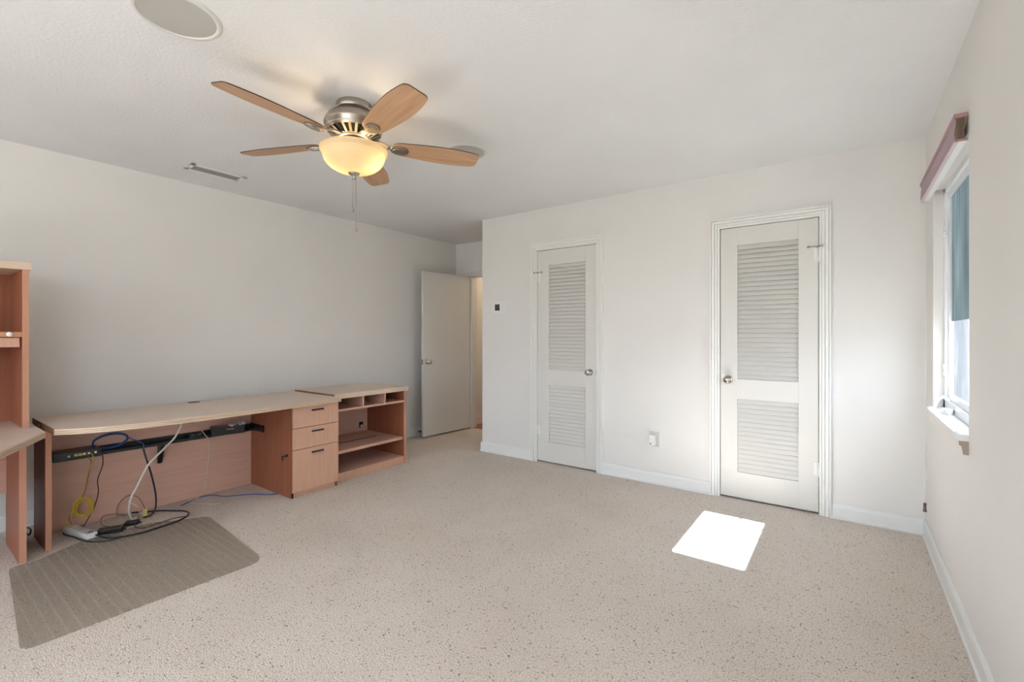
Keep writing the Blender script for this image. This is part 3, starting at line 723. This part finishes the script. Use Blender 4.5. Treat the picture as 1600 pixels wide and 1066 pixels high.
for yy in (2.502, 2.737):
    b = B(); box(b, CX0+0.015, CX1-0.001, yy-0.007, yy+0.007, 0.601, CB); obj('divider', b, M['front'], cz)
b = B(); box(b, CX0+0.03, CX1-0.012, ya+0.004, yb-0.008, 0.228, 0.254, 0.001); sh = obj('shelf', b, M['cherryh'], cz)
b = B(); box(b, -3.682, -3.664, ya+0.02, 2.83, 0.2535, 0.2548); obj('cable_slot', b, M['darkgap'], sh)
b = B(); box(b, CX1-0.0122, CX1-0.009, ya+0.004, yb-0.008, 0.228, 0.254, 0.001); obj('shelf_edge', b, M['front'], sh)
b = B(); box(b, CX0+0.015, CX1-0.006, ya, yb, 0.052, 0.068); obj('shelf', b, M['cherryh'], cz)
b = B(); box(b, CX1-0.022, CX1-0.004, ya, yb, 0.0, 0.066, 0.001); obj('plinth', b, M['front'], cz)

# ------------------------------------------------------------------ corner desk unit at the left edge, with hutch
cd_ = thing('corner_desk', (-3.6, 0.0, 0), 'second desk at left edge of photo, standing under the tall hutch', 'desk')
cp = [(-3.373, 0.512), (-3.151, 0.407), (-2.93, 0.300), (-2.66, 0.12), (-2.50, -0.12), (-2.45, -0.45), (-2.45, -0.76)]
b = B(); prism(b, cp+[(-4.02, -0.76), (-4.02, 0.512)], DB-0.001, DT, 'xy'); ctop = obj('desktop', b, M['maple'], cd_)
obj('edge_band', ridged(list(reversed(cp)), DB-0.001, DT), [M['band'], M['groove']], ctop)
bb = ctop.children[0]
b = B(); box(b, -4.02, -3.374, 0.512, 0.516, DB, DT, 0.001); obj('end_band', b, M['band'], ctop)
for yy in (0.446, -0.75):
    b = B(); box(b, -3.995, -3.569, yy, yy+0.028, 0, DB, 0.001); ep = obj('end_panel', b, M['cherryv_shade'], cd_)
    b = B(); box(b, -3.569, -3.567, yy, yy+0.028, 0, DB); obj('edge_strip', b, M['edge'], ep)
b = B(); box(b, -3.995, -3.977, -0.722, 0.446, 0.30, DB); obj('modesty_panel', b, M['cherryh'], cd_)
hu = thing('hutch', (-3.79, -0.1, DT), 'tall cherry hutch with open shelves standing on the left-edge desk', 'hutch')
HY0, HY1, HX0, HX1, HZ = -0.70, 0.488, -3.985, -3.602, 1.576
for ya, yb in ((HY1-0.026, HY1), (HY0, HY0+0.026)):
    b = B(); box(b, HX0, HX1-0.002, ya, yb, DT, HZ, 0.001); sp = obj('side_panel', b, M['cherryv_shade'], hu)
    b = B(); box(b, HX1-0.002, HX1, ya, yb, DT, HZ); obj('edge_strip', b, M['edge'], sp)
b = B(); box(b, HX0-0.005, HX1+0.012, HY0-0.01, HY1+0.008, HZ, HZ+0.040, 0.002); obj('hutch_top', b, M['band'], hu)
b = B(); box(b, HX0, HX0+0.012, HY0+0.026, HY1-0.026, DT, HZ); obj('back_panel', b, M['cherryv_shade'], hu)
b = B(); box(b, HX0+0.012, HX1-0.004, HY0+0.026, HY1-0.026, 1.212, 1.240, 0.001); sh = obj('shelf', b, M['cherryh'], hu)
b = B(); box(b, HX1-0.0042, HX1-0.001, HY0+0.026, HY1-0.028, 1.212, 1.240, 0.001); obj('shelf_edge', b, base('shelf edge band', rgb(196, 140, 100), 0.45), sh)
b = B(); cyl(b, (HX1-0.001, 0.415, 1.227), (HX1+0.002, 0.415, 1.227), 0.012, 24); obj('shelf_button', b, M['white'], sh)['label'] = 'round white button on shelf edge'
b = B(); box(b, HX1-0.030, HX1-0.014, HY0+0.026, HY1-0.034, 1.158, 1.208, 0.001); obj('light_rail', b, M['front'], hu)

# ------------------------------------------------------------------ chair mat
b = B()
def rounded(pts, r, n=6):
    out = []
    for i, p in enumerate(pts):
        p = Vector(p); a = Vector(pts[i-1]); c = Vector(pts[(i+1) % len(pts)])
        rr = r[i] if isinstance(r, (list, tuple)) else r
        d0 = (a-p).normalized(); d1 = (c-p).normalized(); s = p+d0*rr; e_ = p+d1*rr
        for k in range(n+1):
            t = k/n; out.append(tuple((1-t)**2*s+2*t*(1-t)*p+t*t*e_))
    return out
mp_ = rounded([(-2.575, 0.325), (-2.555, 1.235), (-3.475, 1.315), (-3.56, 1.16), (-3.66, 1.06), (-3.66, 0.72), (-3.60, 0.60), (-3.545, 0.52), (-3.545, 0.405)], [0.05, 0.09, 0.05, 0.04, 0.08, 0.08, 0.05, 0.05, 0.05])
prism(b, mp_, 0.001, 0.0045, 'xy')
tag(obj('chair_mat', b, M['mat']), 'clear studded plastic chair mat lying on carpet before the desk', 'chair mat')

# ------------------------------------------------------------------ things on the cable tray
ro = thing('router', (-3.88, 0.73, 0.456), 'black network box full of plugs at the left end of the tray', 'router')
b = B(); box(b, -3.968, -3.835, 0.62, 0.84, 0.456, 0.507, 0.003); obj('case', b, M['blackp'], ro)
b = B(); box(b, -3.8355, -3.833, 0.655, 0.835, 0.462, 0.502, 0.001); fp = obj('face_plate', b, M['router'], ro)
b = B(); cyl(b, (-3.8335, 0.688, 0.483), (-3.8315, 0.688, 0.483), 0.007, 14); obj('power_button', b, M['white'], fp)
for k in range(3):
    b = B(); box(b, -3.834, -3.826, 0.712+k*0.019, 0.727+k*0.019, 0.478, 0.492, 0.001); obj('port', b, M['tag'], fp)
for k in range(4):
    b = B(); box(b, -3.834, -3.824, 0.772+k*0.016, 0.784+k*0.016, 0.480, 0.492, 0.001); obj('port', b, M['white'] if k % 2 == 0 else M['blackp'], fp)
b = B(); prism(b, [(-3.955, 0.64), (-3.85, 0.66), (-3.85, 0.76), (-3.955, 0.74)], 0.5075, 0.5085, 'xy'); obj('label_sticker', b, base('brown sticker', rgb(120, 92, 70), 0.5), ro)
mo = thing('modem', (-3.93, 1.65, 0.456), 'black box with clear bag on it at the right end of the tray', 'modem')
RZ = Matrix.Translation((-3.898, 1.61, 0)) @ Matrix.Rotation(math.radians(-14), 4, 'Z')
b = B(); box(b, -0.040, 0.055, -0.115, 0.105, 0.458, 0.522, 0.004, RZ); obj('case', b, M['blackp'], mo)
b = B(); box(b, 0.0555, 0.057, -0.02, 0.03, 0.494, 0.504, 0, RZ); obj('badge', b, M['grey'], mo)
b = B()
for i in range(14):
    q = RZ @ Vector((0.03+random.uniform(-0.02, 0.022), 0.050+random.uniform(-0.05, 0.05), 0.522+random.uniform(0, 0.012)))
    rr = random.uniform(0.010, 0.018); lathe(b, [(0, rr*0.8), (rr*0.7, rr*0.5), (rr, 0), (rr*0.6, -rr*0.4), (0, -rr*0.4)], q.x, q.y, q.z, 7)
obj('plastic_bag', b, base('crinkled clear bag', rgb(196, 200, 204), 0.15), mo)
ch = thing('adapter', (-3.93, 1.40, 0.456), 'small black adapter lying midway along the under-desk tray', 'adapter', 'black adapters')
b = B(); box(b, -3.962, -3.908, 1.35, 1.43, 0.4565, 0.482, 0.004); obj('case', b, M['blackp'], ch)
for k in range(2):
    b = B(); box(b, -3.925, -3.915, 1.365+k*0.045, 1.388+k*0.045, 0.482, 0.484, 0.0005); obj('label_sticker', b, M['white'], ch)

# ------------------------------------------------------------------ cables
def cable(name, pts, r, m, label, smooth=8, z0=None):
    b = B(); tube(b, floorsafe(pts, zmin=r+0.0048 if z0 is None else z0), r, smooth, 8)
    return tag(obj(name, b, m), label, 'cable')
P = {
'white':[(-3.72,1.262,0.686),(-3.71,1.205,0.541),(-3.7,1.128,0.459),(-3.7,1.057,0.388),(-3.7,1.019,0.322),(-3.7,0.982,0.238),(-3.7,0.956,0.181),(-3.74,0.955,0.09),(-3.80,0.985,0.014),(-3.823,1.014,0.012)],
'whitetail':[(-3.74,0.955,0.15),(-3.76,1.002,0.100),(-3.85,1.04,0.03),(-3.845,1.058,0.022)],
'black':[(-3.885,1.045,0.475),(-3.86,1.06,0.461),(-3.84,1.069,0.402),(-3.83,1.095,0.29),(-3.82,1.112,0.19),(-3.81,1.119,0.111),(-3.8,1.112,0.042),(-3.788,1.083,0.01),(-3.782,1.042,0.01)],
'grey':[(-3.79,1.352,0.686),(-3.8,1.359,0.586),(-3.82,1.412,0.501),(-3.84,1.453,0.436),(-3.84,1.455,0.341),(-3.85,1.444,0.203),(-3.86,1.432,0.097),(-3.88,1.411,0.029),(-3.88,1.36,0.006),(-3.918,1.327,0.006),(-3.809,1.353,0.006),(-3.692,1.42,0.006),(-3.663,1.484,0.006),(-3.667,1.524,0.006)],
'bluefloor':[(-3.834,1.272,0.006),(-3.883,1.36,0.006),(-3.916,1.428,0.006),(-3.891,1.496,0.006),(-3.793,1.537,0.006),(-3.732,1.612,0.006),(-3.667,1.687,0.006),(-3.571,1.748,0.006),(-3.52,1.80,0.006)],
'yellow':[(-3.826,0.79,0.486),(-3.80,0.793,0.46),(-3.86,0.796,0.405),(-3.88,0.779,0.327),(-3.89,0.76,0.241),(-3.9,0.741,0.183)],
'yellowend':[(-3.9,0.718,0.127),(-3.88,0.696,0.08),(-3.86,0.69,0.05)],
'greythin':[(-3.826,0.772,0.486),(-3.81,0.774,0.46),(-3.87,0.798,0.423),(-3.9,0.792,0.333),(-3.9,0.772,0.228),(-3.9,0.745,0.173),(-3.9,0.712,0.12),(-3.88,0.698,0.093),(-3.85,0.705,0.055)],
'brown':[(-3.84,0.846,0.48),(-3.86,0.852,0.392),(-3.89,0.834,0.295),(-3.9,0.839,0.21),(-3.9,0.82,0.123),(-3.89,0.787,0.057),(-3.88,0.764,0.02),(-3.83,0.745,0.045)],
'bigloop':[(-3.655,0.775,0.02),(-3.585,0.806,0.008),(-3.539,0.842,0.008),(-3.501,0.936,0.008),(-3.509,1.055,0.008),(-3.539,1.174,0.008),(-3.609,1.243,0.008),(-3.692,1.246,0.008),(-3.759,1.204,0.008),(-3.839,1.146,0.01),(-3.859,1.071,0.022),(-3.908,1.013,0.022)],
'thindark':[(-3.69,0.965,0.015),(-3.62,0.964,0.006),(-3.58,0.993,0.006),(-3.59,1.049,0.006),(-3.611,1.157,0.006),(-3.583,1.213,0.006)],
'adcord':[(-3.660,0.855,0.015),(-3.672,0.897,0.006),(-3.712,0.93,0.015)],
'greyloop':[(-3.90,1.083,0.03),(-3.94,1.06,0.10),(-3.955,1.01,0.13),(-3.955,0.955,0.09),(-3.95,0.945,0.02),(-3.93,0.985,0.012),(-3.95,0.93,0.03),(-3.955,0.872,0.03),(-3.849,0.848,0.006),(-3.729,0.89,0.012)],
'under':[(-3.88,0.700,0.02),(-3.916,0.679,0.006),(-3.849,0.672,0.006),(-3.765,0.695,0.006),(-3.664,0.713,0.006),(-3.583,0.747,0.006),(-3.527,0.806,0.006),(-3.527,0.873,0.006)],
}
cable('white_cable', P['white'], 0.0062, M['cwhite'], 'thick white cable hanging from the desk edge to the floor')
cable('white_power_cord', P['whitetail'], 0.004, M['cwhite'], 'short white cord curling to a yellow-tagged plug on the floor')
cable('black_cable', P['black'], 0.0055, M['blackp'], 'black cable dropping from the middle of the tray to the floor')
cable('cream_cable', P['grey'], 0.0032, M['cream'], 'thin cream cable hanging beneath the desk nearest the drawer pedestal')
cable('blue_floor_cable', P['bluefloor'], 0.0035, M['blue'], 'blue cable lying on carpet leading to the drawer pedestal')
b = B(); yl = []
tube(b, P['yellow'], 0.003, 8, 8); tube(b, P['yellowend'], 0.0042, 6, 8)
for k in range(7):
    cy, czz = 0.763+random.uniform(-0.012, 0.012), 0.137+random.uniform(-0.016, 0.010); ry, rz = 0.043+random.uniform(-0.008, 0.006), 0.054+random.uniform(-0.012, 0.008)
    tube(b, [(-3.90+0.004*math.sin(3*t_)+0.004*(k % 3), cy+ry*math.cos(t_), czz+rz*math.sin(t_)) for t_ in [2*PI*i/14 for i in range(15)]], 0.0026, 4, 7)
tube(b, [(-3.9, 0.741, 0.183), (-3.897, 0.735, 0.165), (-3.9, 0.726, 0.14), (-3.9, 0.718, 0.127)], 0.003, 6, 8)
tag(obj('yellow_cable', b, M['yellow']), 'yellow network cable with a hanging coil below the network box', 'cable')
cable('grey_thin_cable', P['greythin'], 0.0028, M['grey'], 'thin grey cable running down beside the yellow coil')
cable('brown_cable', P['brown'], 0.003, M['brown'], 'dark brown cable falling from the network box to the white power strip')
b = B()
for k in range(5):
    dx = random.uniform(-0.012, 0.012); dz = random.uniform(-0.006, 0.006)
    tube(b, [(-3.885+dx+0.045*math.sin(t_), 0.897+0.088*math.cos(t_), 0.532+dz+0.052*math.sin(t_)) for t_ in [2*PI*i/16 for i in range(17)]], 0.0034, 4, 7)
tube(b, [(-3.88, 0.975, 0.55), (-3.86, 1.0, 0.53), (-3.85, 1.03, 0.512), (-3.84, 1.056, 0.488), (-3.845, 1.062, 0.452)], 0.004, 8, 8)
tag(obj('blue_cable', b, M['blue']), 'blue network cable coiled on the tray beneath the desktop', 'cable')
cable('black_power_cord', P['bigloop'], 0.0052, M['blackp'], 'long black power cord looping over the chair mat edge')
cable('dark_cord', P['thindark'], 0.0028, M['brown'], 'thin dark cord running from the smaller adapter inside the black loop')
cable('short_cord', P['adcord'], 0.0025, M['brown'], 'very short dark cord between the two floor adapters')
cable('grey_looped_cord', P['greyloop'], 0.0024, M['grey'], 'thin grey cord looping up against the desk back panel')
cable('charcoal_cord', P['under'], 0.0032, M['black'], 'charcoal cord curling around the front of the white power strip')
b = B(); tube(b, floorsafe([(-4.09, 0.50, 0.05), (-4.07, 0.535, 0.012), (-4.02, 0.545, 0.008), (-4.05, 0.555, 0.03), (-4.12, 0.54, 0.03), (-4.16, 0.50, 0.01)], -4.2, 0.006), 0.005, 8, 8)
tag(obj('corner_cable', b, M['blackp']), 'black cable bunched on floor in the gap between the two desks', 'cable')
# plug with the yellow tag
pg = thing('power_plug', (-3.83, 1.06, 0.02), 'small plug with pale yellow tag among the floor cables', 'plug')
b = B(); box(b, -3.848, -3.815, 1.048, 1.068, 0.006, 0.034, 0.003); obj('plug_body', b, M['cwhite'], pg)
b = B(); prism(b, [(1.045, 0.010), (1.068, 0.010), (1.072, 0.052), (1.050, 0.058)], -3.812, -3.8095, 'yz'); obj('tag', b, M['tag'], pg)
# power strip
ps = thing('power_strip', (-3.79, 0.74, 0.0), 'white power strip lying on the floor under the yellow coil', 'power strip')
PSM = Matrix.Translation((-3.785, 0.728, 0.002)) @ Matrix.Rotation(math.atan2(0.060, 0.245), 4, 'Z')
b = B(); box(b, -0.135, 0.135, -0.026, 0.026, 0.003, 0.036, 0.006, PSM); obj('strip_body', b, M['white'], ps)
for k in range(5):
    b = B(); box(b, -0.095+k*0.042, -0.070+k*0.042, -0.015, 0.015, 0.0355, 0.0375, 0.0005, PSM); obj('socket', b, base('socket face', rgb(206, 206, 204), 0.4), ps)
b = B(); box(b, 0.108, 0.122, -0.010, 0.010, 0.036, 0.041, 0.001, PSM); obj('switch', b, M['grey'], ps)
def adapter(p0, p1, w, h, label):
    a = Vector(p0); c = Vector(p1); mid = (a+c)/2; L = (c-a).length
    R = Matrix.Translation((mid.x, mid.y, 0.001)) @ Matrix.Rotation(math.atan2(c.y-a.y, c.x-a.x), 4, 'Z')
    t = thing('adapter', (mid.x, mid.y, 0), label, 'adapter', 'black adapters')
    b = B(); box(b, -L/2, L/2, -w/2, w/2, 0.004, h, 0.006, R); obj('case', b, M['blackp'], t)
    b = B(); box(b, -L/2-0.014, -L/2+0.002, -0.005, 0.005, h*0.4-0.004, h*0.4+0.005, 0.002, R); obj('strain_relief', b, M['black'], t); b = B(); box(b, L/2-0.002, L/2+0.014, -0.005, 0.005, h*0.4-0.004, h*0.4+0.005, 0.002, R); obj('strain_relief', b, M['black'], t)
adapter((-3.705, 0.798), (-3.648, 0.905), 0.055, 0.034, 'larger black adapter on the floor right beside the white power strip')
adapter((-3.735, 0.935), (-3.70, 0.995), 0.042, 0.028, 'smaller black adapter on the floor among cables, behind the larger one')
